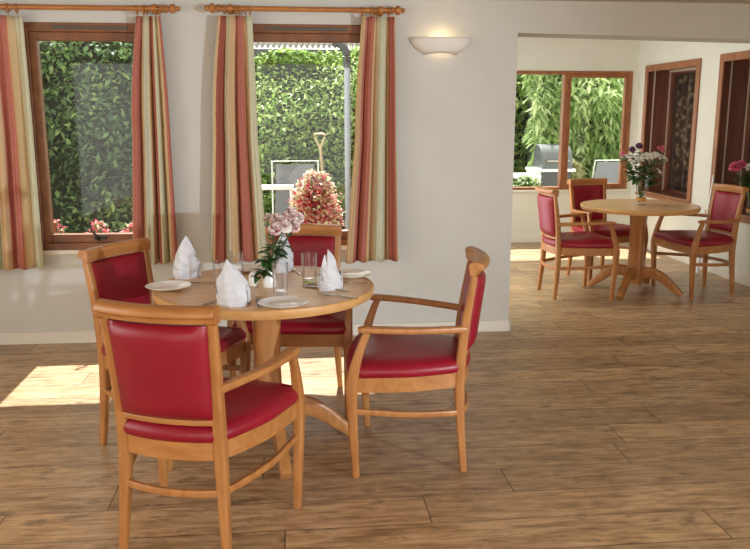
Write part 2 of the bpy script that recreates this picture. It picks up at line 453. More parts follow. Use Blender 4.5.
# far window: two lights with a thick mullion
def far_window():
    x0, x1, z0, z1 = W3
    root = empty('window_3', (x0, YF, z0)); root['kind'] = 'structure'
    def T(b):
        b.v = [(v[0] - x0, v[1] - YF, v[2] - z0) for v in b.v]; return b
    b = MB(); ring_box(b, x0, x1, z0, z1, .045, YF - .015, YF + .09, wb=.03, wt=.04); T(b).build('window_frame', M['frame2'], root, smooth=False, bevel=.004)
    b = MB(); b.box((3.30, YF - .018, z0 + .03), (3.355, YF + .09, z1 - .04)); T(b).build('mullion', M['frame2'], root, smooth=False, bevel=.005)
    b = MB(); ring_box(b, 3.355, x1 - .045, z0 + .03, z1 - .04, .038, YF - .005, YF + .06); T(b).build('sash', M['frame2'], root, smooth=False, bevel=.004)
    b = MB(); b.box((x0 + .045, YF + .03, z0 + .03), (3.30, YF + .036, z1 - .04)); T(b).build('pane', M['pane'], root, smooth=False)
    b = MB(); b.box((3.393, YF + .03, z0 + .068), (x1 - .083, YF + .036, z1 - .078)); T(b).build('pane', M['pane'], root, smooth=False)
    b = MB(); b.box((x0 - .02, YF - .04, z0 - .03), (x1 + .02, YF, z0 - .002)); T(b).build('window_ledge', M['base'], root, smooth=False, bevel=.004)
far_window()

# timber-lined windows in the right-hand wall
def deep_window(n, W):
    y0, y1, z0, z1 = W
    root = empty('window_%d' % n, (XD, y0, z0)); root['kind'] = 'structure'
    def T(b):
        b.v = [(v[0] - XD, v[1] - y0, v[2] - z0) for v in b.v]; return b
    def ring(b, a0, a1, c0, c1, w, xa, xb):
        b.box((xa, a0, c0), (xb, a0 + w, c1)); b.box((xa, a1 - w, c0), (xb, a1, c1))
        b.box((xa, a0 + w, c1 - w), (xb, a1 - w, c1)); b.box((xa, a0 + w, c0), (xb, a1 - w, c0 + w * .6))
    b = MB(); ring(b, y0 - .03, y1 + .03, z0 - .02, z1 + .03, .075, XD - .02, XD + .0); T(b).build('architrave', M['frame2'], root, smooth=False, bevel=.004)
    b = MB(); ring(b, y0, y1, z0, z1, .022, XD, XD + .33); T(b).build('reveal_lining', M['reveal'], root, smooth=False)
    b = MB(); ring(b, y0 + .022, y1 - .022, z0 + .012, z1 - .022, .05, XD + .28, XD + .33); T(b).build('sash', M['reveal'], root, smooth=False, bevel=.003)
    b = MB(); b.box((XD + .075, y1 - .028, z0 + .02), (XD + .09, y1 - .02, z1 - .03)); b.box((XD + .265, y1 - .03, z0 + .02), (XD + .28, y1 - .02, z1 - .03))
    b.box((XD + .255, y0 + .03, z1 - .05), (XD + .275, y1 - .03, z1 - .022)); T(b).build('pale_bead', M['track'], root, smooth=False)
    b = MB(); b.box((XD + .30, y0 + .06, z0 + .04), (XD + .306, y1 - .06, z1 - .06)); T(b).build('pane', M['pane'], root, smooth=False)
    b = MB(); b.box((XD - .05, y0 - .03, z0 - .035), (XD + .3, y1 + .03, z0 + .0)); T(b).build('window_sill', M['frame2'], root, smooth=False, bevel=.005)
    b = MB(); b.box((XD + .42, y0 - .1, z0 - .1), (XD + .45, y1 + .1, z1 + .1)); T(b).build('light_stop_panel', M['reveal'], root, smooth=False)  # unseen panel added behind the curtain so no light leaks in
deep_window(4, W4)
deep_window(5, W5)
def drape(name, y0, y1, z0, z1, x, lab):
    b = MB(); nu, nv = 60, 4; 
    for j in range(nv + 1):
        for i in range(nu + 1):
            u = i / nu
            b.v.append((x + .018 * math.sin(u * 2 * PI * 9), y0 + (y1 - y0) * u, z0 + (z1 - z0) * j / nv))
    for j in range(nv):
        for i in range(nu):
            a = j * (nu + 1) + i; b.f.append((a, a + 1, a + nu + 2, a + nu + 1)); b.mi.append(0)
    o = b.build(name, M['pattern'], solid=.004)
    tag(o, lab, 'curtain')
drape('patterned_curtain', W4[0] + .03, W4[1] - .03, W4[2] + .05, W4[3] - .04, XD + .375, 'dark patterned curtain behind the glass of the timber window nearer the corner')
drape('patterned_curtain', W5[0] + .03, W5[1] - .03, W5[2] + .05, W5[3] - .04, XD + .375, 'dark curtain in the timber window at the right edge, above the vase on its sill')

# ------------------------------------------------------------------ curtain rods, rings, curtains
YR = 5.55
def rod(x0, x1, zr, lab, ends):
    root = empty('curtain_rod', ((x0 + x1) / 2, YR, zr), 0, lab, 'curtain rod')
    cx = (x0 + x1) / 2
    b = MB(); b.lathe([(0, x0 - cx), (.0165, x0 - cx), (.0165, x1 - cx), (0, x1 - cx)], 20, axis='x'); b.build('pole', M['rod'], root)
    for s in ends:
        e = (x1 if s > 0 else x0) - cx
        pr = [(0, -.005), (.024, -.004), (.026, .004), (.018, .012), (.016, .018), (.027, .026), (.031, .04), (.027, .054), (.016, .062), (.013, .066), (.017, .072), (.017, .08), (.010, .088), (0, .09)]
        b = MB(); b.lathe([(r, e + s * d) for r, d in pr], 20, axis='x'); b.build('finial', M['rod'], root)
    for bx in (x0 + .075, x1 - .075):
        b = MB()
        b.lathe([(0, 0), (.03, 0), (.03, .012), (.016, .02), (.014, .05), (.026, .058), (.026, .066)], 16, c=(0, 0, 0), axis='y')
        b.v = [(v[0] + bx - cx, YW - YR - v[1], v[2]) for v in b.v]
        b.lathe([(.018, -.016), (.0245, -.016), (.027, -.006), (.027, .006), (.0245, .016), (.018, .016)], 20, c=(bx - cx, 0, 0), axis='x')
        b.build('bracket', M['rod'], root)
    return root
rod(-3.0, -.80, 2.249, 'long wooden curtain rod with turned finial above the left window', (1,))
rod(-.465, .675, 2.256, 'wooden curtain rod with turned finials above the middle window', (-1, 1))

def curtain(top, mid, bot, z1, zm, z0, lab, u0, rep, pleats, ph, ampb=.04):
    nu, nv = 150, 26
    b = MB(); b.uv = []
    for j in range(nv + 1):
        v = j / nv
        z = z1 + (z0 - z1) * v
        # quadratic through top, mid, bottom
        vm = (z1 - zm) / (z1 - z0)
        def q(a, m, c):
            if v < vm:
                t = v / vm; s = math.sin(t * PI / 2); return a + (m - a) * s
            t = (v - vm) / (1 - vm); return m + (c - m) * t
        xa, xb = q(top[0], mid[0], bot[0]), q(top[1], mid[1], bot[1])
        head = max(0, 1 - v / .05)
        amp = .018 + (ampb - .018) * min(1, v * 1.6)
        amp *= (1 - .35 * math.exp(-((v - .05) / .03) ** 2))
        for i in range(nu + 1):
            u = i / nu
            w = 2 * PI * pleats * u + ph
            y = YR + .004 + amp * (1.15 - 2.1 * abs(math.sin(w / 2 + .25 * math.sin(w * .37 + ph))) ** .8 + .22 * math.sin(2.3 * w + 1.2 + 1.5 * v))
            x = xa + (xb - xa) * (u + .022 * math.sin(w + .6) * (1 - head) * math.sin(PI * u) ** .5)
            zz = z + (.006 * math.sin(w) + .014 * (u - .5) if j == nv else 0)
            b.v.append((x, y, zz)); b.uv.append((u0 + rep * u, v))
    for j in range(nv):
        for i in range(nu):
            a = j * (nu + 1) + i; b.f.append((a, a + 1, a + nu + 2, a + nu + 1)); b.mi.append(0)
    o = b.build('curtain', M['curtain'], solid=.005, angle=80)
    return tag(o, lab, 'curtain')
curtain((-2.15, -1.70), (-2.15, -1.69), (-2.2, -1.69), 2.195, 1.41, .55, 'striped curtain cut by the left edge of the photo, hanging left of the left window', .42, 1.2, 4.6, .6)
curtain((-.995, -.84), (-1.065, -.812), (-1.11, -.80), 2.2, 1.41, .57, 'striped curtain hanging at the right side of the left window, behind the left chair', .10, 1.12, 3.7, .2)
curtain((-.47, -.25), (-.53, -.235), (-.575, -.19), 2.21, 1.41, .575, 'striped curtain hanging at the left side of the middle window, behind the near table', .64, .98, 3.6, 1.2)
curtain((.475, .695), (.425, .705), (.355, .725), 2.215, 1.41, .56, 'striped curtain hanging at the right side of the middle window, beside the wall lamp', .02, .87, 3.4, 2.6)
ORD = ['first', 'second', 'third', 'fourth', 'fifth', 'sixth']
def rings(xs, zr, where):
    for i, x in enumerate(xs):
        b = MB()
        b.tube([(0, .026 * math.cos(2 * PI * k / 24), .026 * math.sin(2 * PI * k / 24) - .009) for k in range(25)], .0052, 8)
        b.tube([(0, .004, -.036), (0, .004, -.05)], .002, 6)
        o = b.build('curtain_ring', M['rod']); o.location = (x, YR, zr)
        tag(o, '%s wooden ring from the left over the %s' % (ORD[i], where), 'curtain ring', 'wooden curtain rings')
rings([-2.0, -1.93, -1.86, -1.79, -1.735], 2.249, 'curtain at the left edge of the photo')
rings([-.985, -.945, -.925, -.88 + .01, -.84], 2.249, 'right curtain of the left window')
rings([-.43, -.355, -.33, -.29, -.262], 2.256, 'left curtain of the middle window')
rings([.475, .535, .555, .575, .655], 2.256, 'right curtain of the middle window')

# ------------------------------------------------------------------ wall lamp
lamp = empty('wall_lamp', (1.02, YW, 1.975), 0, 'white half-bowl uplighter lamp glowing on the wall right of the middle window', 'wall lamp')
b = MB(); rings_ = []
for (r, d, z) in [(.104, .055, .014), (.142, .07, .028), (.172, .084, .048), (.194, .094, .074), (.206, .099, .098), (.21, .1, .114)]:
    rings_.append([(r * math.cos(PI + PI * k / 40), d * math.sin(PI + PI * k / 40) - .001, z - (.012 * (1 - math.sin(PI * k / 40)) if z < .02 else 0)) for k in range(41)])
n = 41
for r in rings_: b.v += r
for i in range(len(rings_) - 1):
    for k in range(n - 1):
        a = i * n + k; b.f.append((a, a + 1, a + n + 1, a + n)); b.mi.append(0)
b.build('lamp_shade', M['plaster'], lamp, solid=.007)
b = MB(); b.box((-.06, -.012, .04), (.06, -.001, .09)); b.build('back_plate', M['white'], lamp, smooth=False)
mb_ = bpy.data.materials.new('bulb_glow'); mb_.use_nodes = True
bsdf(mb_).inputs['Emission Color'].default_value = (1, .78, .45, 1); bsdf(mb_).inputs['Emission Strength'].default_value = 3.5
b = MB(); b.tube([(-.04, -.045, .065), (.04, -.045, .065)], .014, 12); b.tube([(-.04, -.045, .065), (-.04, -.01, .065)], .006, 6)
b.build('bulb', mb_, lamp)

# ------------------------------------------------------------------ armchair
def make_chair():
    root = empty('armchair')
    W, Lh = M['beech'], M['leather']
    half = [(0, -.040), (.1, -.031), (.182, -.004), (.232, .08), (.282, .22), (.301, .35), (.310, .435), (.294, .480), (.2, .50)]
    outline = [(x, y) for x, y in half] + [(0, .51)] + [(-x, y) for x, y in reversed(half[1:])]
    ol = [(p.x, p.y) for p in crom([(x, y, 0) for x, y in outline], 5, True)]
    def inset(d):
        out = []; n_ = len(ol)
        for i in range(n_):
            a = Vector(ol[i - 1]); c = Vector(ol[(i + 1) % n_]); t = (c - a).normalized(); nn = Vector((-t.y, t.x))
            out.append((ol[i][0] + nn.x * d, ol[i][1] + nn.y * d))
        return out
    for s in (-1, 1):
        b = MB()
        b.sweep(crom([(s * .206, -.020, 0), (s * .195, -.004, .2), (s * .187, .004, .36), (s * .186, .002, .48), (s * .190, -.014, .66), (s * .199, -.050, .895)], 6),
                [.028, .037, .044, .043, .038, .033], [.030, .038, .046, .046, .040, .028], (1, 0, 0), e=4.5)
        b.build('back_leg', W, root)
        b = MB()
        b.sweep(crom([(s * .300, .456, 0), (s * .304, .466, .2), (s * .307, .473, .36), (s * .308, .472, .43), (s * .309, .455, .52), (s * .310, .430, .60), (s * .308, .406, .662)], 6),
                [.030, .038, .044, .045, .039, .032, .030], [.030, .040, .050, .056, .045, .036, .032], (1, 0, 0), e=4.5)
        b.build('front_leg', W, root)
        b = MB()
        b.sweep(crom([(s * .196, -.018, .655), (s * .232, .07, .660), (s * .275, .19, .666), (s * .300, .31, .672), (s * .310, .41, .676), (s * .310, .442, .674)], 6),
                [.028, .034, .044, .050, .050, .040], [.032, .03, .028, .028, .028, .022], (1, 0, 0), e=4)
        b.build('arm', W, root)
        b = MB()
        b.sweep(crom([(s * .195, .004, .272), (s * .236, .1, .278), (s * .280, .24, .288), (s * .294, .37, .298), (s * .303, .458, .304)], 5), .020, .028, (1, 0, 0), e=4)
        b.build('stretcher', W, root)
    b = MB(); b.sweep(crom([(-.193, .0, .268), (-.1, -.028, .268), (0, -.038, .268), (.1, -.028, .268), (.193, .0, .268)], 5), .028, .020, (0, 0, 1), e=4)
    b.build('stretcher', W, root)
    # seat rail: closed ring
    b = MB(); o0, o1 = inset(0.0), inset(.024)
    nn = len(ol)
    for lst, z in ((o0, .392), (o0, .458), (o1, .458), (o1, .392)):
        b.v += [(x, y, z) for x, y in lst]
    for q in range(4):
        for k in range(nn):
            a = q * nn + k; c = q * nn + (k + 1) % nn; e_ = ((q + 1) % 4) * nn
            b.f.append((a, c, e_ + (k + 1) % nn, e_ + k)); b.mi.append(0)
    b.build('seat_rail', M['beech_h'], root, bevel=.003)
    b = MB(); rr = []
    for d, z in [(.012, .45), (-.004, .462), (-.010, .478), (-.006, .496), (.008, .511), (.03, .521), (.065, .528)]:
        rr.append([(x, y, z) for x, y in inset(d)])
    for s_, z in [(.72, .532), (.45, .5345), (.2, .5358), (.01, .536)]:
        rr.append([(x * s_, .25 + (y - .25) * s_, z) for x, y in inset(.065)])
    b.loft(rr); b.build('seat_cushion', Lh, root, angle=60)
    # backrest frame and upholstery, all bowed backwards
    def ypost(z): return .002 + (-.048) * max(0, (z - .48) / .405) ** 1.3
    def bow(x): return -.038 * (1 - (x / .2) ** 2)
    b = MB(); nx, nz = 20, 14; z0_, z1_ = .545, .888
    def hw(z): return .171 + .013 * (z - .48) / .4
    def grid(side):
        out = []
        for j in range(nz + 1):
            t = j / nz; z = z0_ + (z1_ - z0_) * t
            for i in range(nx + 1):
                s_ = -1 + 2 * i / nx; x = hw(z) * s_
                edge = (1 - abs(s_) ** 6) * (1 - abs(2 * t - 1) ** 8)
                th = .011 + (.017 if side > 0 else .026) * max(0, edge) ** .6
                out.append((x, ypost(z) + bow(x) * .85 + side * th - .002, z))
        return out
    g1, g2 = grid(1), grid(-1); b.v = g1 + g2; G = len(g1)
    for j in range(nz):
        for i in range(nx):
            a = j * (nx + 1) + i
            b.f.append((a, a + nx + 1, a + nx + 2, a + 1)); b.f.append((G + a, G + a + 1, G + a + nx + 2, G + a + nx + 1))
    for i in range(nx):
        a = i; b.f.append((a, a + 1, G + a + 1, G + a)); a = nz * (nx + 1) + i; b.f.append((a + 1, a, G + a, G + a + 1))
    for j in range(nz):
        a = j * (nx + 1); b.f.append((a + nx + 1, a, G + a, G + a + nx + 1)); a += nx; b.f.append((a, a + nx + 1, G + a + nx + 1, G + a))
    b.mi = [0] * len(b.f); b.build('backrest', Lh, root, angle=60)
    b = MB(); b.sweep(crom([(x, ypost(.53) + bow(x) * .8, .532) for x in (-.183, -.1, 0, .1, .183)], 5), .024, .026, (0, 0, 1), e=4); b.build('cross_rail', M['beech_h'], root)
    # crest rail with rolled-over scroll
    prof = [(.014, .882), (.016, .898), (.019, .915), (.020, .930), (.012, .941), (-.004, .945), (-.022, .943), (-.038, .936), (-.046, .924), (-.045, .912), (-.036, .905), (-.024, .906), (-.017, .898), (-.014, .882)]
    rings2 = []
    for i in range(25):
        x = -.219 + .438 * i / 24
        rings2.append([(x, -.042 + p[0] + (-.038 * (1 - (x / .219) ** 2)), p[1] + .012) for p in prof])
    b = MB(); b.loft(rings2); b.build('top_rail', M['beech_h'], root, angle=40, bevel=.003)
    return root
chair0 = make_chair()
chairs = [
    ((-.446, 2.722), -.345, 'red armchair nearest the camera, its back turned to us', 'chairs around the near table'),
    ((.752, 3.525), 1.397, 'red armchair at the right side of the near table, seen from its side', 'chairs around the near table'),
    ((-.823, 3.95), -2.11, 'red armchair at the left side of the near table, below the left window', 'chairs around the near table'),
    ((.045, 4.54), 2.97, 'red armchair behind the near table, in front of the middle window', 'chairs around the near table'),
    ((2.248, 6.81), -1.537, 'red armchair at the left side of the far round table', 'chairs around the far table'),
    ((2.919, 7.69), 3.422, 'red armchair behind the far round table, under the far window', 'chairs around the far table'),
    ((3.85, 6.868), 1.69, 'red armchair at the right side of the far round table, facing left', 'chairs around the far table')]
for i, (p, th, lab, g) in enumerate(chairs):
    c = chair0 if i == 0 else copy_tree(chair0)
    c.location = (p[0], p[1], 0); c.rotation_euler = (0, 0, th)
    tag(c, lab, 'chair', g)

# ------------------------------------------------------------------ pedestal tables
TZ, TR = .796, .507
def make_table():
    root = empty('dining_table')
    b = MB(); b.lathe([(0, .758), (TR - .02, .758), (TR - .02, TZ), (0, TZ)], 96); b.build('tabletop', M['top'], root)
    top_ = [c for c in root.children if c.name.startswith('tabletop')][0]
    b = MB(); b.lathe([(TR - .02, TZ + .0003), (TR - .006, TZ + .0003), (TR - .001, TZ - .004), (TR, TZ - .012), (TR - .003, TZ - .03), (TR - .01, .755), (TR - .03, .755)], 96); b.build('edge_band', M['edge'], top_)
    b = MB(); b.loft([[(r * c[0], r * c[1], z) for c in rrect(24, 6)] for r, z in [(.062, .09), (.066, .2), (.062, .3), (.058, .42), (.059, .56), (.066, .68), (.075, .735), (.08, .757)]]); b.build('pedestal', M['beech'], root, angle=50)
    for k in range(4):
        a = k * PI / 2
        d = Vector((math.cos(a), math.sin(a), 0)); sref = Vector((-math.sin(a), math.cos(a), 0))
        b = MB(); pts = crom([(.04, .17), (.1, .195), (.2, .19), (.3, .14), (.38, .075), (.43, .022)] and [Vector((r, 0, z)) for r, z in [(.03, .165), (.1, .195), (.18, .19), (.26, .15), (.34, .085), (.41, .026)]], 6)
        b.sweep([d * p.x + Vector((0, 0, p.z)) for p in pts], [.054, .056, .056, .054, .052], [.10, .098, .092, .08, .066, .052], sref, e=5)
        b.v = [(v[0], v[1], max(0.0, v[2])) for v in b.v]
        b.build('foot', M['beech'], root)
    return root
T1 = (-.14, 3.68); T2 = (3.04, 6.81)
t1 = make_table(); t1.location = (T1[0], T1[1], 0); t1.rotation_euler = (0, 0, math.radians(12))
tag(t1, 'round pedestal dining table in front, laid with plates and napkins', 'table', 'round pedestal tables')
t2 = copy_tree(t1); t2.location = (T2[0], T2[1], 0); t2.rotation_euler = (0, 0, math.radians(50))
tag(t2, 'round pedestal table in the far room, bare but for a flower vase', 'table', 'round pedestal tables')

# ------------------------------------------------------------------ table setting
def plate(x, y, lab, r=.102):
    b = MB(); b.lathe([(0, .004), (.055, .004), (.062, .006), (r - .008, .014), (r, .0175), (r + .001, .0165), (r - .006, .011), (.064, .002), (.058, 0), (0, 0)], 56)
    o = b.build('side_plate', M['china'], angle=50); o.location = (x, y, TZ + .0005)
    tag(o, lab, 'plate', 'white side plates')
plate(-.575, 3.645, 'white side plate at the left edge of the table, before the left chair')
plate(-.053, 3.262, 'white side plate at the front edge of the table, nearest the camera')
plate(.272, 3.85, 'white side plate at the right, behind the spiky napkin')
plate(-.235, 4.06, 'white side plate at the back of the table, half hidden by a tumbler')

def napkin(x, y, h, w, peaks, lean, rot, lab, seed):
    rnd = random.Random(seed); nt_, nz = 72, 26
    b = MB()
    ph = [rnd.uniform(0, 6.28) for _ in range(8)]
    for j in range(nz + 1):
        t = j / nz
        for k in range(nt_):
            a = 2 * PI * k / nt_
            if peaks == 1: prof = (1 + .12 * math.sin(PI * min(1, t * 1.3))) * (1 - max(0, (t - .35) / .65) ** 1.7)
            else: prof = (1 + .05 * math.sin(PI * t)) * (1 - .75 * max(0, (t - .3) / .7) ** 1.5)
            spiral = .075 * math.sin(2 * a + 7.5 * t + ph[0]) + .045 * math.sin(3 * a - 10 * t + ph[1]) + .03 * math.sin(5 * a + 14 * t + ph[2]) + .02 * math.sin(9 * a + 5 * t + ph[3])
            crease = .05 * math.sin(26 * t + 2 * a + 2.2 * math.sin(2 * a + ph[6])) * math.exp(-((t - .3) / .22) ** 2)
            r = w * max(.015, prof * (1 + spiral + crease))
            zt = h * t
            if peaks > 1: zt = h * t * (1 - .27 * t * (.5 - .5 * math.cos(peaks * a)) - .10 * t * (1 - math.cos(a + ph[4])) )
            else: zt = h * t
            lx = lean * h * t ** 2
            b.v.append((r * math.cos(a) * 1.0 + lx, r * math.sin(a) * .72, zt))
    for j in range(nz):
        for k in range(nt_):
            a = j * nt_ + k; c = j * nt_ + (k + 1) % nt_
            b.f.append((a, c, c + nt_, a + nt_)); b.mi.append(0)
    b.f.append(tuple(range(nt_ - 1, -1, -1))); b.f.append(tuple(nz * nt_ + k for k in range(nt_))); b.mi += [0, 0]
    root = empty('folded_napkin', (x, y, TZ), rot, lab, 'napkin', 'folded white napkins')
    b.build('napkin_body', M['napkin'], root, angle=70)
    # wrapped cuff and overlapping flap
    b = MB(); nn = 44
    for j in range(5):
        for k in range(nn + 1):
            a = -.6 + 2 * PI * .8 * k / nn; t = k / nn
            z = h * (.02 + .40 * j / 4 * (1 - .55 * t)) + h * .02
            r = w * (1.17 + .05 * math.sin(3 * a + ph[5]) + .025 * math.sin(8 * a))
            b.v.append((r * math.cos(a) + lean * h * (z / h) ** 2, r * math.sin(a) * .72, z))
    for j in range(4):
        for k in range(nn):
            a = j * (nn + 1) + k; b.f.append((a, a + 1, a + nn + 2, a + nn + 1)); b.mi.append(0)
    b.build('napkin_cuff', M['napkin'], root, solid=.004, angle=70)
    return root
napkin(-.525, 3.9, .205, .055, 1, .02, .3, 'white napkin folded to a single peak, at the left before the left chair', 1)
napkin(-.255, 3.295, .195, .058, 1, -.13, .2, 'white folded napkin leaning left at the front of the table', 5)
napkin(-.062, 4.02, .20, .06, 1, .06, 1.2, 'white folded napkin standing behind the flower vase', 9)
napkin(.157, 3.56, .19, .05, 4, -.08, .5, 'white napkin folded with several spiky points, at the right of the table', 13)

def tumbler(x, y, r, h, lab):
    b = MB(); b.lathe([(0, 0), (r * .86, 0), (r * .9, .004), (r, h), (r - .0022, h), (r * .9 - .003, .014), (0, .012)], 40)
    o = b.build('glass_tumbler', M['glass'], angle=40); o.location = (x, y, TZ + .0005); tag(o, lab, 'glass', 'water glasses')
tumbler(-.066, 3.48, .036, .142, 'clear glass tumbler at the front, in front of the flower vase')
tumbler(.066, 3.735, .037, .138, 'clear glass tumbler left of the spiky napkin')
tumbler(-.285, 3.93, .034, .12, 'clear glass tumbler near the back, between the curtain and a plate')
tumbler(-.335, 3.58, .032, .135, 'clear glass tumbler just left of the leaning napkin')

# salt shaker
b = MB(); b.lathe([(0, 0), (.021, 0), (.024, .006), (.025, .02), (.022, .045), (.017, .058), (.009, .066), (0, .068)], 28)
root = empty('salt_shaker', (-.192, 3.68, TZ + .0005), 0, 'small white rounded china shaker left of the flower vase', 'shaker')
b.build('shaker_body', M['china'], root)
b = MB()
for k in range(5): 
    a = 2 * PI * k / 5; b.lathe([(0, .0668), (.0016, .0662), (.0016, .0668)], 8, c=(.006 * math.cos(a), .006 * math.sin(a), -.001))
b.build('holes', M['black'], root)
root = empty('bud_vase', (-.118, 3.64, TZ + .0005), 0, 'small white china bud vase holding the carnations', 'vase')
b = MB(); b.lathe([(0, 0), (.028, 0), (.031, .006), (.030, .025), (.024, .06), (.0195, .085), (.021, .092), (.018, .092), (.017, .085), (.02, .05), (0, .02)], 32); b.build('vase_body', M['china'], root)

def cutlery(kind, p0, p1, lab):
    p0, p1 = Vector((p0[0], p0[1], 0)), Vector((p1[0], p1[1], 0))   # handle end -> tip
    d = p1 - p0; ln = d.length; ang = math.atan2(d.y, d.x)
    root = empty({'k': 'table_knife', 'f': 'table_fork', 's': 'dessert_spoon'}[kind], (p0.x, p0.y, TZ + .002), ang, lab, {'k': 'knife', 'f': 'fork', 's': 'spoon'}[kind], 'cutlery on the near table')
    hl = ln * .56
    b = MB(); b.sweep(crom([(0, 0, .003), (hl * .3, 0, .003), (hl * .7, 0, .0035), (hl, 0, .004)], 4), [.013, .016, .010, .007], [.003, .005, .004, .003], (0, 1, 0), e=3, n=12); b.build('handle', M['steel'], root)
    b = MB()
    if kind == 'k':
        b.sweep(crom([(hl, 0, .0025), (ln * .7, 0, .0025), (ln * .9, .001, .0025), (ln, .004, .0025)], 4), [.012, .019, .018, .004], [.0018] * 2, (0, 1, 0), e=3, n=10); b.build('blade', M['steel'], root)
    elif kind == 'f':
        b.sweep(crom([(hl, 0, .004), (ln * .68, 0, .003), (ln * .74, 0, .0035)], 4), [.007, .02, .025], [.0025] * 2, (0, 1, 0), e=3, n=10)
        for q in range(4):
            yy = -.0105 + .007 * q
            b.sweep(crom([(ln * .73, yy, .0035), (ln * .86, yy, .005), (ln, yy, .009)], 3), [.0042, .0038, .0025], .002, (0, 1, 0), e=3, n=8)
        b.build('tines', M['steel'], root)
    else:
        nn = 20; rings_ = []
        for rr_, z in [(1, .006), (.8, .0025), (.5, .0008), (.15, .0002)]:
            rings_.append([(ln * .8 + rr_ * ln * .2 * math.cos(2 * PI * k / nn), rr_ * .021 * math.sin(2 * PI * k / nn), z + .001) for k in range(nn)])
        b.loft(rings_, cap=False); b.f.append(tuple(3 * nn + k for k in range(nn))); b.mi.append(0); b.build('bowl', M['steel'], root, solid=.001)
cutlery('k', (-.51, 3.765), (-.355, 3.735), 'steel knife lying between the left plate and the salt shaker')
cutlery('f', (-.385, 3.285), (-.30, 3.43), 'steel fork at the front left, partly behind the leaning napkin')
cutlery('f', (-.152, 3.21), (-.158, 3.40), 'steel fork lying left of the front plate')
cutlery('s', (.235, 3.50), (.035, 3.64), 'steel spoon with its bowl in front of the right tumbler')
cutlery('k', (.262, 3.345), (.10, 3.47), 'steel knife lying in front of the spiky napkin, pointing left')
cutlery('f', (.335, 3.66), (.21, 3.69), 'steel fork at the right edge of the table beside the right plate')
cutlery('f', (.03, 3.90), (-.02, 4.06), 'steel fork lying right of the napkin behind the vase')
cutlery('k', (.19, 4.05), (.10, 3.91), 'steel knife at the back of the table before the rear chair')

# ------------------------------------------------------------------ flowers
def leaf_blade(b, base, d, ln, w, up=(0, 0, 1), fold=.25, mi=0, droop=.3):
    d = Vector(d).normalized(); s = d.cross(Vector(up))
    if s.length < 1e-3: s = d.cross(Vector((1, 0, 0)))
    s.normalize(); n_ = s.cross(d)
    base = Vector(base); vs = []; K = 4
    for i in range(K + 1):
        t = i / K; ww = w * math.sin(PI * min(.97, max(.06, t ** .8))) * .5
        c = base + d * (ln * t) - Vector((0, 0, 1)) * (droop * ln * t * t)
        vs += [c + s * ww + n_ * (fold * ww), c, c - s * ww + n_ * (fold * ww)]
    fs = []
    for i in range(K):
        a = i * 3; fs += [(a, a + 1, a + 4, a + 3), (a + 1, a + 2, a + 5, a + 4)]
    b.add(vs, fs, mi)

def bloom_ruffled(b, c, d, r, rnd, layers=4, petals=9):
    d = Vector(d).normalized(); s = d.orthogonal().normalized(); t = d.cross(s)
    for l in range(layers):
        f = l / max(1, layers - 1); el = .15 + 1.15 * f
        for k in range(petals - l):
            a = 2 * PI * (k + .37 * l) / (petals - l) + rnd.uniform(-.15, .15)
            rad = s * math.cos(a) + t * math.sin(a); side = -s * math.sin(a) + t * math.cos(a)
            dir_ = rad * math.cos(el) + d * math.sin(el)
            ln = r * rnd.uniform(.9, 1.1) * (1 - .15 * f); w = r * .55
            vs = []
            base = Vector(c) + d * (.1 * r * l)
            for i in range(4):
                u = i / 3; ww = w * (.25 + .85 * u)
                nrm = (d * math.cos(el) - rad * math.sin(el))
                for j in range(5):
                    v = j / 4 - .5
                    ruff = (.12 * r * math.sin(j * 2.4 + k * 1.7 + l) * u * u)
                    vs.append(base + dir_ * (ln * (u - .28 * v * v * u)) + side * (ww * v * 1.3) + nrm * (ruff + .2 * r * v * v))
            fs = []
            for i in range(3):
                for j in range(4):
                    q = i * 5 + j; fs.append((q, q + 1, q + 6, q + 5))
            b.add(vs, fs)

def bloom_lily(b, c, d, r, rnd):
    d = Vector(d).normalized(); s = d.orthogonal().normalized(); t = d.cross(s)
    for k in range(6):
        a = PI * k / 3 + rnd.uniform(-.1, .1)
        rad = s * math.cos(a) + t * math.sin(a); side = -s * math.sin(a) + t * math.cos(a); vs = []
        for i in range(6):
            u = i / 5; ww = r * .36 * math.sin(PI * min(.95, .12 + .8 * u))
            p = Vector(c) + rad * (r * (.12 + .9 * u ** 1.3)) + d * (r * (.75 * u - .55 * u ** 3))
            vs += [p + side * ww + d * (.10 * r), p, p - side * ww + d * (.10 * r)]
        fs = []
        for i in range(5):
            q = i * 3; fs += [(q, q + 1, q + 4, q + 3), (q + 1, q + 2, q + 5, q + 4)]
        b.add(vs, fs)

def flower(name, cat, base, tip, kind, r, m, lab, group, rnd, nleaf=3, leafl=.05, lo=.3):
    base, tip = Vector(base), Vector(tip)
    root = empty(name, base, 0, lab, cat, group)
    d = tip - base
    mid = d * .5 + Vector((rnd.uniform(-.01, .01), rnd.uniform(-.01, .01), d.length * .06))
    pts = crom([(0, 0, 0), tuple(mid), tuple(d)], 6)
    b = MB(); b.tube(pts, .0022, 6); b.build('stem', M['green'], root)
    ddir = (pts[-1] - pts[-3]).normalized() + Vector((0, -.75, .15))
    b = MB()
    if kind == 'ruffled': bloom_ruffled(b, d, ddir, r, rnd)
    elif kind == 'bud': bloom_ruffled(b, d, ddir, r, rnd, 2, 5)
    else: bloom_lily(b, d, ddir, r, rnd)
    b.build('bloom', m, root, solid=.0008)
    if nleaf:
        b = MB()
        for k in range(nleaf):
            p = pts[min(len(pts) - 2, int(len(pts) * (lo + (.92 - lo) * (k + .5) / nleaf)))]; a = rnd.uniform(0, 6.28)
            leaf_blade(b, p, (math.cos(a), math.sin(a), .45), leafl * rnd.uniform(.8, 1.25), leafl * .55, droop=.35)
        b.build('leaves', M['posy'], root)
    return root
rnd = random.Random(3)
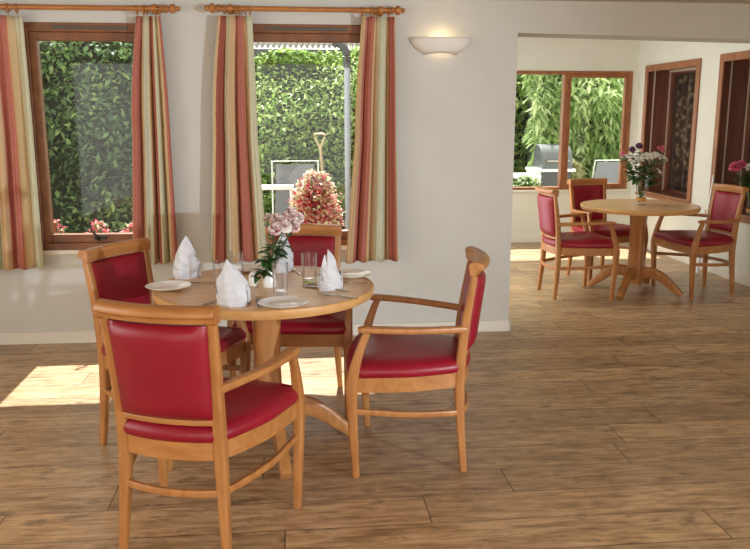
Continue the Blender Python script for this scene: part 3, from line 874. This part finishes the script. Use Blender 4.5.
VB = Vector((-.118, 3.64, TZ + .03))
def from_px(px, py, y):
    # point seen at pixel (px,py) lying at depth plane y (camera constants below)
    f = 802.53; a = (px - 375) / f; c = (274.5 - py) / f
    pi_, ya = .19554, .10091
    fw = Vector((math.sin(ya) * math.cos(pi_), math.cos(ya) * math.cos(pi_), -math.sin(pi_)))
    up = Vector((math.sin(ya) * math.sin(pi_), math.cos(ya) * math.sin(pi_), math.cos(pi_)))
    rt = Vector((math.cos(ya), -math.sin(ya), 0))
    v = fw + rt * a + up * c
    t = y / v.y
    return Vector((0, 0, 1.569)) + v * t
carn = [((290, 216), 3.66, .030, 'topmost carnation of the posy'), ((277, 221), 3.62, .027, 'carnation at the upper left of the posy'), ((275, 230), 3.55, .027, 'dark-centred carnation at the lower left of the posy'), ((284, 227), 3.56, .028, 'carnation in the middle of the posy'), ((293, 227), 3.60, .026, 'carnation at the right of the posy'), ((268, 219), 3.68, .02, 'small pink carnation furthest left of the posy'), ((298, 219), 3.68, .024, 'carnation at the upper right of the posy')]
for k, ((px, py), y, r, lab) in enumerate(carn):
    p = from_px(px, py, y)
    flower('carnation', 'flower', (VB.x + .006 * math.cos(k), VB.y + .006 * math.sin(k), VB.z + .002 * k), p, 'ruffled', r * 1.25, M['p_carn'], lab + ' in the white bud vase', 'carnations in the bud vase', rnd, 4, .065)
# foliage sprig hanging at left of the bud vase
def sprig(base, targets, lab, group, n_, lf, m=M['posy'], lo=.1):
    root = empty('leafy_sprig', base, 0, lab, 'foliage', group)
    base = Vector(base); b = MB(); b2 = MB()
    for tg in targets:
        d = Vector(tg) - base
        pts = crom([(0, 0, 0), tuple(d * .55 + Vector((0, 0, .02))), tuple(d)], 6); b.tube(pts, .0016, 5)
        for k in range(n_):
            p = pts[1 + int((len(pts) - 2) * (lo + (1 - lo) * k / n_))] if n_ > 1 else pts[-1]; a = rnd.uniform(0, 6.28)
            leaf_blade(b2, p, (math.cos(a), math.sin(a), rnd.uniform(.0, .8)), lf * rnd.uniform(.7, 1.3), lf * .62, droop=.4)
    b.build('stems', M['green'], root); b2.build('leaves', m, root)
sprig((-.125, 3.635, TZ + .075), [from_px(262, 262, 3.6), from_px(259, 280, 3.58), from_px(270, 246, 3.6), from_px(280, 252, 3.58), from_px(284, 244, 3.64)], 'trailing green leaves spilling over the left of the white bud vase', None, 12, .055)

def glass_vase(loc, s, lab):
    root = empty('flower_vase', loc, 0, lab, 'vase')
    b = MB(); b.lathe([(r * s, z * s) for r, z in [(0, 0), (.05, 0), (.052, .008), (.04, .02), (.036, .05), (.042, .12), (.056, .2), (.068, .25), (.066, .25), (.054, .2), (.039, .12), (.033, .05), (.03, .03), (0, .026)]], 36)
    b.build('vase_body', M['vase_glass'], root)
    b = MB(); b.lathe([(r * s, z * s) for r, z in [(.041, .035), (.046, .04), (.047, .058), (.043, .064), (.039, .06)]], 28); b.build('ribbon', M['gold'], root)
    return root
V2 = Vector((3.04, 6.79, TZ + .0005)); glass_vase(V2, 1.0, 'clear flared glass vase with amber band on the far round table')
far_fl = [((661, 150), 'bud', .045, 'p_pink', 'pink rose at the upper right'), ((656, 157), 'lily', .055, 'p_white', 'white lily at the right'), ((648, 158), 'lily', .06, 'p_white', 'white lily at the centre'), ((663, 159), 'lily', .045, 'p_white', 'white lily at the far right'),
          ((640, 160), 'lily', .055, 'p_white', 'white lily left of centre'), ((639, 147), 'ruffled', .035, 'p_purple', 'purple flower at the top'), ((632, 150), 'ruffled', .03, 'p_purple', 'purple flower at the upper left'), ((626, 158), 'lily', .04, 'p_white', 'white flower at the far left'),
          ((634, 163), 'bud', .03, 'p_white', 'white bud low on the left'), ((659, 173), 'lily', .045, 'p_white', 'drooping white lily low on the right'), ((623, 154), 'bud', .025, 'p_pink', 'small pink bud at the far left')]
for k, ((px, py), kd, r, m_, lab) in enumerate(far_fl):
    p = from_px(px, py, 6.79 + rnd.uniform(-.06, .04))
    nm = {'p_pink': 'rose', 'p_white': 'lily', 'p_purple': 'aster'}[m_]
    flower(nm, 'flower', V2 + Vector((.012 * math.cos(k * 1.7), .012 * math.sin(k * 1.7), .035 + .004 * k)), p, kd, r, M[m_], lab + ' of the far-table bouquet', 'flowers on the far table', rnd, 5, .1, .62)
sprig(V2 + Vector((0, 0, .06)), [from_px(630, 172, 6.72), from_px(637, 178, 6.70), from_px(650, 172, 6.72), from_px(655, 182, 6.74), from_px(645, 165, 6.7), from_px(627, 165, 6.76)], 'dark green leaves filling the bouquet in the vase on the far table', None, 13, .095, lo=.62)
V3 = Vector((4.33, 7.20, .6255)); glass_vase(V3, 1.12, 'glass vase of pink roses on the window sill at the right edge')
for k, ((px, py), kd, r, m_, lab) in enumerate([((735, 168), 'ruffled', .055, 'p_pink', 'pink rose at the left'), ((741, 165), 'ruffled', .045, 'p_pink', 'pink rose behind the left one'), ((748, 168), 'lily', .05, 'p_white', 'pale flower above the vase rim')]):
    flower({'p_pink': 'rose', 'p_white': 'lily'}[m_], 'flower', V3 + Vector((.01 * k, -.01 * k, .04)), from_px(px, py, 7.15), kd, r, M[m_], lab + ' of the bouquet on the right-edge sill', 'flowers on the window sill', rnd, 5, .09, .6)
sprig(V3 + Vector((0, 0, .08)), [from_px(739, 178, 7.12), from_px(748, 174, 7.14), from_px(746, 184, 7.12), from_px(742, 173, 7.14)], 'green leaves of the bouquet in the vase on the right-edge sill', None, 9, .09, lo=.6)

# slim white pole leaning on the wall behind the far table
b = MB(); b.tube([(4.02, 7.55, 0.012), (4.205, 7.72, .99)], [.02, .008], 12)
tag(b.build('white_pole', M['white']), 'slim white tapering pole leaning on the wall behind the far table', 'pole')

# ------------------------------------------------------------------ garden
b = MB(); b.box((-12, YW + WT, -.3), (1.25, 20, -.1)); b.box((1.25, YF + .25, -.3), (14, 20, -.1)); struct(b, 'ground', M['ground'])

def foliage(name, x0, x1, yf, depth, z0, z1, n_, lf, m, lab, seed, kind='leaf', bump=.18, cat='hedge'):
    """hedge: a dark twiggy core with separate small leaves over its bumpy face and top"""
    rnd = random.Random(seed)
    cx = (x0 + x1) / 2
    root = empty(name, (cx, yf + depth / 2, z0), 0, lab, cat)
    ph = [rnd.uniform(0, 6.28) for _ in range(8)]
    def face(x, z):
        return bump * (math.sin(2.1 * x + ph[0]) * math.sin(1.7 * z + ph[1]) + .6 * math.sin(4.7 * x + ph[2] + 1.3 * z) + .4 * math.sin(6.1 * z + ph[3]))
    def lean(z): return .55 * max(0, (z - z0) - .5 * (z1 - z0)) ** 1.4
    def top(x): return .08 * math.sin(1.9 * x + ph[4]) + .05 * math.sin(5.3 * x + ph[5])
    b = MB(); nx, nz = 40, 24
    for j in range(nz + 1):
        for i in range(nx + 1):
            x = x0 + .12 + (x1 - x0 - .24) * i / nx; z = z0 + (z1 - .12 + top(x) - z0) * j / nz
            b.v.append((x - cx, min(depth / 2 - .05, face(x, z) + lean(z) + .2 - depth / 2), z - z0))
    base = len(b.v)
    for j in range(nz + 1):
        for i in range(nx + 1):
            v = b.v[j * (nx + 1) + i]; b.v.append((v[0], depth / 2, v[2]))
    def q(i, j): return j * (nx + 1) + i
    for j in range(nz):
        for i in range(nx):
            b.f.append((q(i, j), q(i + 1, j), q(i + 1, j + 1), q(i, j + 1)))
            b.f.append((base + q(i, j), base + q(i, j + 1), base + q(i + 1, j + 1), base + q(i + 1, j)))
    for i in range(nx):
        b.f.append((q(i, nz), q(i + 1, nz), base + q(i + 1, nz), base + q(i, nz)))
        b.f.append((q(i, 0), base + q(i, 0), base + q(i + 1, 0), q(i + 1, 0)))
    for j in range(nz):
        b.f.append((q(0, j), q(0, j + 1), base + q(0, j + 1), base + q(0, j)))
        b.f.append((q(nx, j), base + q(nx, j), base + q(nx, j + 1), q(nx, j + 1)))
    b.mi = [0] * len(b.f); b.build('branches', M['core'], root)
    b = MB()
    for k in range(n_):
        x = rnd.uniform(x0 - .08, x1 + .08); onTop = rnd.random() < .1
        zt = z1 + top(x)
        z = zt + rnd.uniform(-.1, .04) if onTop else z0 + (zt - z0) * rnd.random() ** .85
        y = (rnd.uniform(lean(z), depth) if onTop else min(depth, face(x, z) + lean(z) + rnd.uniform(-.08, .2))) - depth / 2
        L_ = lf * rnd.uniform(.6, 1.35)
        if kind == 'leaf':
            d = Vector((rnd.gauss(0, 1), rnd.gauss(-.5, .6), rnd.gauss(.1, .7))); w = L_ * .55; dr = .2
        else:
            d = Vector((rnd.gauss(0, .8), rnd.gauss(-.6, .3), rnd.gauss(-.35, .4))); w = L_ * .34; dr = .4
        d.normalize(); s = d.cross(Vector((rnd.gauss(0, .35), rnd.gauss(-.3, .3), 1))).normalized(); nn = s.cross(d)
        p = Vector((x - cx, y, z - z0))
        m_ = p + d * (L_ * .5) - Vector((0, 0, dr * L_ * .2)); e_ = p + d * L_ - Vector((0, 0, dr * L_))
        if kind == 'leaf':
            b.add([p, m_ + s * w * .5 + nn * w * .15, e_, m_ - s * w * .5 + nn * w * .15, m_], [(0, 4, 1), (4, 2, 1), (0, 3, 4), (4, 3, 2)])
        else:  # feathery spray: rib with side fronds
            vs = [p, m_ + s * w * .45, e_, m_ - s * w * .45]; fs = [(0, 3, 2, 1)]
            for t in (.25, .45, .65):
                c = p + (e_ - p) * t
                for sg in (-1, 1):
                    i0 = len(vs); a_ = c + d * (L_ * .3) + s * (sg * L_ * .28) - Vector((0, 0, L_ * .12))
                    vs += [c + d * L_ * .05, a_, c - d * L_ * .04]; fs.append((i0, i0 + 1, i0 + 2))
            b.add(vs, fs)
    b.build('leaves', m, root, smooth=False)
    return root
foliage('ivy_hedge', -4.2, -1.38, 8.9, .9, -.1, 3.3, 9500, .085, M['ivy'], 'dark ivy-covered hedge seen through the left window', 11)
foliage('privet_hedge', -1.0, 1.0, 8.45, .7, -.1, 2.2, 13500, .06, M['privet'], 'bright green clipped hedge seen through the middle window', 12, bump=.13)
foliage('conifer_hedge', 1.6, 5.2, 14.5, 1.0, -.1, 3.5, 8000, .15, M['privet'], 'bushy leafy hedge seen in the left half of the far window', 13)
foliage('weeping_conifer', 3.95, 7.4, 12.9, .9, -.1, 3.6, 13000, .17, M['conifer'], 'pale conifer with drooping sprays seen in the right half of the far window', 14, kind='spray', cat='tree')

# shed with corrugated roof behind the clipped hedge
root = empty('garden_shed', (-.3, 9.9, -.1), 0, 'pale shed with white corrugated roof behind the clipped hedge', 'shed')
b = MB(); b.box((-.6, -.4, 0), (2.0, 1.2, 2.38)); b.build('shed_wall', M['pale_wall'], root, smooth=False)
b = MB(); nx = 360
for j, (y, z) in enumerate(((-.62, 2.42), (1.4, 3.0))):
    for i in range(nx + 1):
        x = -.68 + 2.7 * i / nx; b.v.append((x + .25 * j, y, z + .02 * math.sin(2 * PI * x / .062)))
for i in range(nx): b.f.append((i, i + 1, nx + 2 + i, nx + 1 + i)); b.mi.append(0)
b.build('shed_roof', M['roof'], root, solid=.006, angle=80)
b = MB(); b.box((-.68, -.66, 2.32), (2.1, -.6, 2.39)); b.build('gutter', M['gutter'], root, smooth=False)
root = empty('downpipe', (.512, 7.62, -.1), 0, 'pale drainpipe standing outside at the right of the middle window', 'pipe')
b = MB(); b.tube([(0, 0, 0), (0, 0, 2.2)], .028, 16); b.build('pipe', M['pipe'], root)
b = MB(); b.tube(crom([(0, 0, 2.16), (-.005, 0, 2.24), (-.05, .0, 2.3), (-.13, .0, 2.33)], 5), .035, 14); b.tube([(0, 0, 2.1), (0, 0, 2.2)], .035, 14); b.build('elbow', M['gutter'], root)
b = MB(); b.tube([(0, 0, .52), (0, 0, .6)], .042, 14); b.build('pipe_collar', M['gutter'], root)

# white bench
root = empty('garden_bench', (-.33, 7.7, -.1), 0, 'white metal garden seat outside the middle window', 'bench')
def PT(x, y, z): return (x + .33, y - 7.7, z + .1)
for x in (-.62, -.02):
    b = MB(); b.tube(crom([PT(x, 7.45, -.1), PT(x, 7.45, .83), PT(x - .02, 7.46, .93)], 4), .016, 8); b.tube([PT(x, 7.55, -.1), PT(x, 7.55, .9)], .016, 8); b.build('leg', M['white'], root)
b = MB(); b.box(PT(-.66, 7.42, .90), PT(.0, 7.58, .935))
b.build('bench_top', M['white'], root, smooth=False, bevel=.004)
# patio chair beside the red plant
def patio_chair(loc, rz, lab, tp=1.02):
    root = empty('patio_chair', loc, rz, lab, 'chair')
    b = MB(); b.tube([(-.24, .02, 0), (-.24, .1, .5), (-.23, .2, tp), (.23, .2, tp), (.24, .1, .5), (.24, .02, 0)], .010, 8)
    b.tube([(-.24, -.4, 0), (-.24, -.38, .45), (-.24, .1, .45)], .014, 8); b.tube([(.24, -.4, 0), (.24, -.38, .45), (.24, .1, .45)], .014, 8); b.build('chair_frame', M['white'], root)
    b = MB(); b.add([(-.23, .1, .5), (.23, .1, .5), (.19, .19, tp - .03), (-.19, .19, tp - .03), (-.23, -.38, .45), (.23, -.38, .45)], [(0, 1, 2, 3), (4, 5, 1, 0)])
    b.build('sling', M['canvas'], root, solid=.006, smooth=False)
patio_chair((.04, 7.96, -.1), .1, 'mesh patio chair with pale frame behind the red plant outside', 1.22)
patio_chair((4.62, 11.75, -.26 + .16), PI + .15, 'mesh patio chair with pale frame seen in the right half of the far window')

# spade
root = empty('garden_spade', (.34, 8.16, -.1), 0, 'upright garden fork handle leaning on the hedge outside the middle window', 'tool')
b = MB(); b.tube([(.02, 0, .2), (-.06, .1, 1.34)], .016, 8); b.build('handle', M['handle_wood'], root)
b = MB(); b.tube(crom([(-.06, .1, 1.34), (-.10, .1, 1.42), (-.115, .1, 1.48), (-.015, .1, 1.48), (-.03, .1, 1.42), (-.06, .1, 1.34)], 4), .012, 8); b.build('grip', M['handle_wood'], root)
b = MB(); b.sweep([(.035, -.02, 0), (.03, -.01, .15), (.022, 0, .3)], [.16, .18, .06], [.004, .006, .02], (1, 0, 0), e=4); b.build('blade', M['grill'], root)

def plant(name, loc, rx, rz, n_, lf, m, lab, seed, pot=True, ph=.3, m2=None, n2=0, cat='plant'):
    rnd = random.Random(seed); root = empty(name, loc, 0, lab, cat)
    z0 = ph if pot else 0
    if pot:
        b = MB(); b.lathe([(0, 0), (rx * .45, 0), (rx * .62, ph), (rx * .56, ph), (rx * .42, .03), (0, .03)], 24); b.build('pot', M['terracotta'], root)
    b = MB()
    for k in range(7):
        a = 2 * PI * k / 7; b.tube(crom([(0, 0, max(0.02, z0 - .05)), (rx * .3 * math.cos(a), rx * .3 * math.sin(a), z0 + rz * .5), (rx * .65 * math.cos(a), rx * .65 * math.sin(a), z0 + rz * .9)], 3), .005, 5)
    b.build('stems', M['green'], root)
    def leaves(nm, count, mm, size, lo):
        b = MB()
        for k in range(count):
            a = rnd.uniform(0, 6.28); u = rnd.uniform(lo, 1) ; el = rnd.uniform(-.3, 1.45)
            p = Vector((rx * u * math.cos(a) * math.cos(el), rx * u * math.sin(a) * math.cos(el), z0 + rz * (.45 + .5 * u * math.sin(el))))
            leaf_blade(b, p, (rnd.gauss(0, 1), rnd.gauss(-.4, .7), rnd.gauss(.3, .6)), size * rnd.uniform(.6, 1.3), size * .5, droop=.3)
        b.build(nm, mm, root, smooth=False)
    leaves('leaves', n_, m, lf, .3)
    if m2: leaves('blooms', n2, m2, lf, .7)
plant('red_shrub', (.19, 7.2, -.1), .25, .92, 1700, .055, M['redleaf'], 'red and pink leaved potted shrub outside the middle window', 21, True, .32, M['creamleaf'], 700)
plant('flowering_plant', (-2.18, 7.5, -.1), .12, .47, 160, .05, M['smallleaf'], 'small red flower clump outside at the lower left of the left window', 22, True, .3, M['redflower'], 130)
plant('flowering_plant', (-1.78, 7.5, -.1), .12, .5, 200, .05, M['smallleaf'], 'red flowering plant outside, directly right of the window stay', 23, True, .26, M['redflower'], 170)
plant('flowering_plant', (-1.48, 7.55, -.1), .13, .42, 200, .05, M['smallleaf'], 'pink and red flowering plant outside beside the right curtain of the left window', 24, True, .3, M['redflower'], 190)
plant('leafy_plant', (3.06, 10.42, -.1), .25, .40, 500, .08, M['smallleaf'], 'low leafy plant just outside the left half of the far window', 25, True, .5)
plant('leafy_plant', (2.5, 10.5, -.1), .2, .36, 320, .07, M['smallleaf'], 'pale leafy plant outside at the lower left corner of the far window', 26, True, .46, M['creamleaf'], 60)
plant('leafy_plant', (4.4, 12.36, -.1), .17, .5, 260, .12, M['creamleaf'], 'pale upright plant behind the patio chair in the far window', 27, True, .5)

# grill with rounded hood
root = empty('barbecue_grill', (3.90, 12.0, -.1), 0, 'barbecue with rounded grey hood outside the far window', 'grill')
b = MB(); b.box((-.2, -.22, .12), (.26, .22, .86)); b.build('cabinet', M['grillbody'], root, smooth=False, bevel=.01)
b = MB(); pr = [(-.24, .88), (-.25, 1.0), (-.2, 1.12), (-.08, 1.22), (.1, 1.24), (.2, 1.18), (.24, 1.0), (.24, .88)]
b.loft([[(x, y, z) for y, z in pr] for x in (-.2, .27)]); hd_ = b.build('hood', M['grill'], root, angle=50, bevel=.015)
b = MB(); b.box((-.32, -.24, .84), (.32, .24, .885)); b.build('shelf', M['white'], root, smooth=False, bevel=.004)
b = MB(); b.box((-.31, -.2, .12), (-.2, .2, .84)); b.build('side_panel', M['white'], root, smooth=False)
b = MB(); b.tube([(-.14, -.29, 1.0), (.2, -.29, 1.0)], .012, 8); b.tube([(-.14, -.29, 1.0), (-.14, -.24, 1.0)], .009, 6); b.tube([(.2, -.29, 1.0), (.2, -.24, 1.0)], .009, 6); b.build('handle', M['steel'], hd_)
for x in (-.13, .19):
    b = MB(); b.lathe([(0, -.02), (.06, -.02), (.06, .02), (0, .02)], 18, c=(x, -.12, .06), axis='x'); b.lathe([(0, -.02), (.06, -.02), (.06, .02), (0, .02)], 18, c=(x, .12, .06), axis='x')
    b.box((x - .015, -.14, .05), (x + .015, .14, .13)); b.build('wheel', M['black'], root)
root = empty('patio_table', (3.05, 11.6, -.1), 0, 'low white patio table outside at the left of the far window', 'table')
b = MB(); b.box((-.55, -.3, .78), (.5, .3, .82)); b.build('tabletop', M['white'], root, smooth=False, bevel=.004)
for x in (-.5, .45):
    for y in (-.26, .26):
        b = MB(); b.tube([(x, y, 0), (x, y, .78)], .018, 8); b.build('leg', M['white'], root)

# ------------------------------------------------------------------ light
w = bpy.data.worlds.new('world'); sc.world = w; w.use_nodes = True
bg = w.node_tree.nodes['Background']; bg.inputs[0].default_value = (1.0, .945, .86, 1); bg.inputs[1].default_value = 2.75

def light(name, typ, loc, energy, color, **k):
    l = bpy.data.lights.new(name, typ); l.energy = energy; l.color = color
    for a, v in k.items(): setattr(l, a, v)
    o = bpy.data.objects.new(name, l); col.objects.link(o); o.location = loc; return o
sun = light('sun', 'SUN', (0, 12, 10), 15.0, (1, .98, .95), angle=math.radians(.6))
sun.rotation_euler = Vector((.01, -1, -1.4)).to_track_quat('-Z', 'Y').to_euler()
sp_ = light('flash_lamp', 'SPOT', (5.6, -2.1, 1.28), 1350, (.72, .86, 1.0), spot_size=math.radians(40), spot_blend=.9, shadow_soft_size=.06)
sp_.rotation_euler = (Vector((-1.0, 5.64, 1.15)) - Vector((5.6, -2.1, 1.28))).to_track_quat('-Z', 'Y').to_euler()
al = light('annexe_fill_light', 'AREA', (1.47, 7.85, 1.25), 52, (.9, .97, 1), shape='RECTANGLE', size=3.4, size_y=1.9)  # added area lamp that brightens the annexe from its unseen left side
a2 = light('left_fill_light', 'AREA', (XL - .1, 2.4, 1.4), 26, (1, .98, .95), shape='RECTANGLE', size=3.4, size_y=1.5)  # added area lamp out of view, lifts the light on the near table
a2.rotation_euler = Vector((1, .25, -.25)).to_track_quat('-Z', 'Z').to_euler()
al.rotation_euler = Vector((1, 0, -.1)).to_track_quat('-Z', 'Z').to_euler()
pl = light('sconce_light', 'POINT', (1.02, YW - .05, 1.975 + .075), .42, (1, .74, .36), shadow_soft_size=.02)
pl.parent = lamp; pl.location = (0, -.045, .09)

# ------------------------------------------------------------------ camera
f = 802.53; pi_, ya = .19554, .10091
cam = bpy.data.cameras.new('camera'); co = bpy.data.objects.new('camera', cam); col.objects.link(co)
cam.sensor_fit = 'HORIZONTAL'; cam.sensor_width = 36; cam.lens = f / 750 * 36; cam.clip_end = 200; cam.clip_start = .05
fw = Vector((math.sin(ya) * math.cos(pi_), math.cos(ya) * math.cos(pi_), -math.sin(pi_)))
up = Vector((math.sin(ya) * math.sin(pi_), math.cos(ya) * math.sin(pi_), math.cos(pi_)))
rt = Vector((math.cos(ya), -math.sin(ya), 0))
co.matrix_world = Matrix(((rt.x, up.x, -fw.x, 0), (rt.y, up.y, -fw.y, 0), (rt.z, up.z, -fw.z, 1.569), (0, 0, 0, 1)))
sc.camera = co
vs_ = sc.view_settings
vs_.view_transform = 'Standard'; vs_.look = 'None'; vs_.gamma = 1; vs_.exposure = 0.0; vs_.use_curve_mapping = False
sc.cycles.max_bounces = 10; sc.cycles.transparent_max_bounces = 24
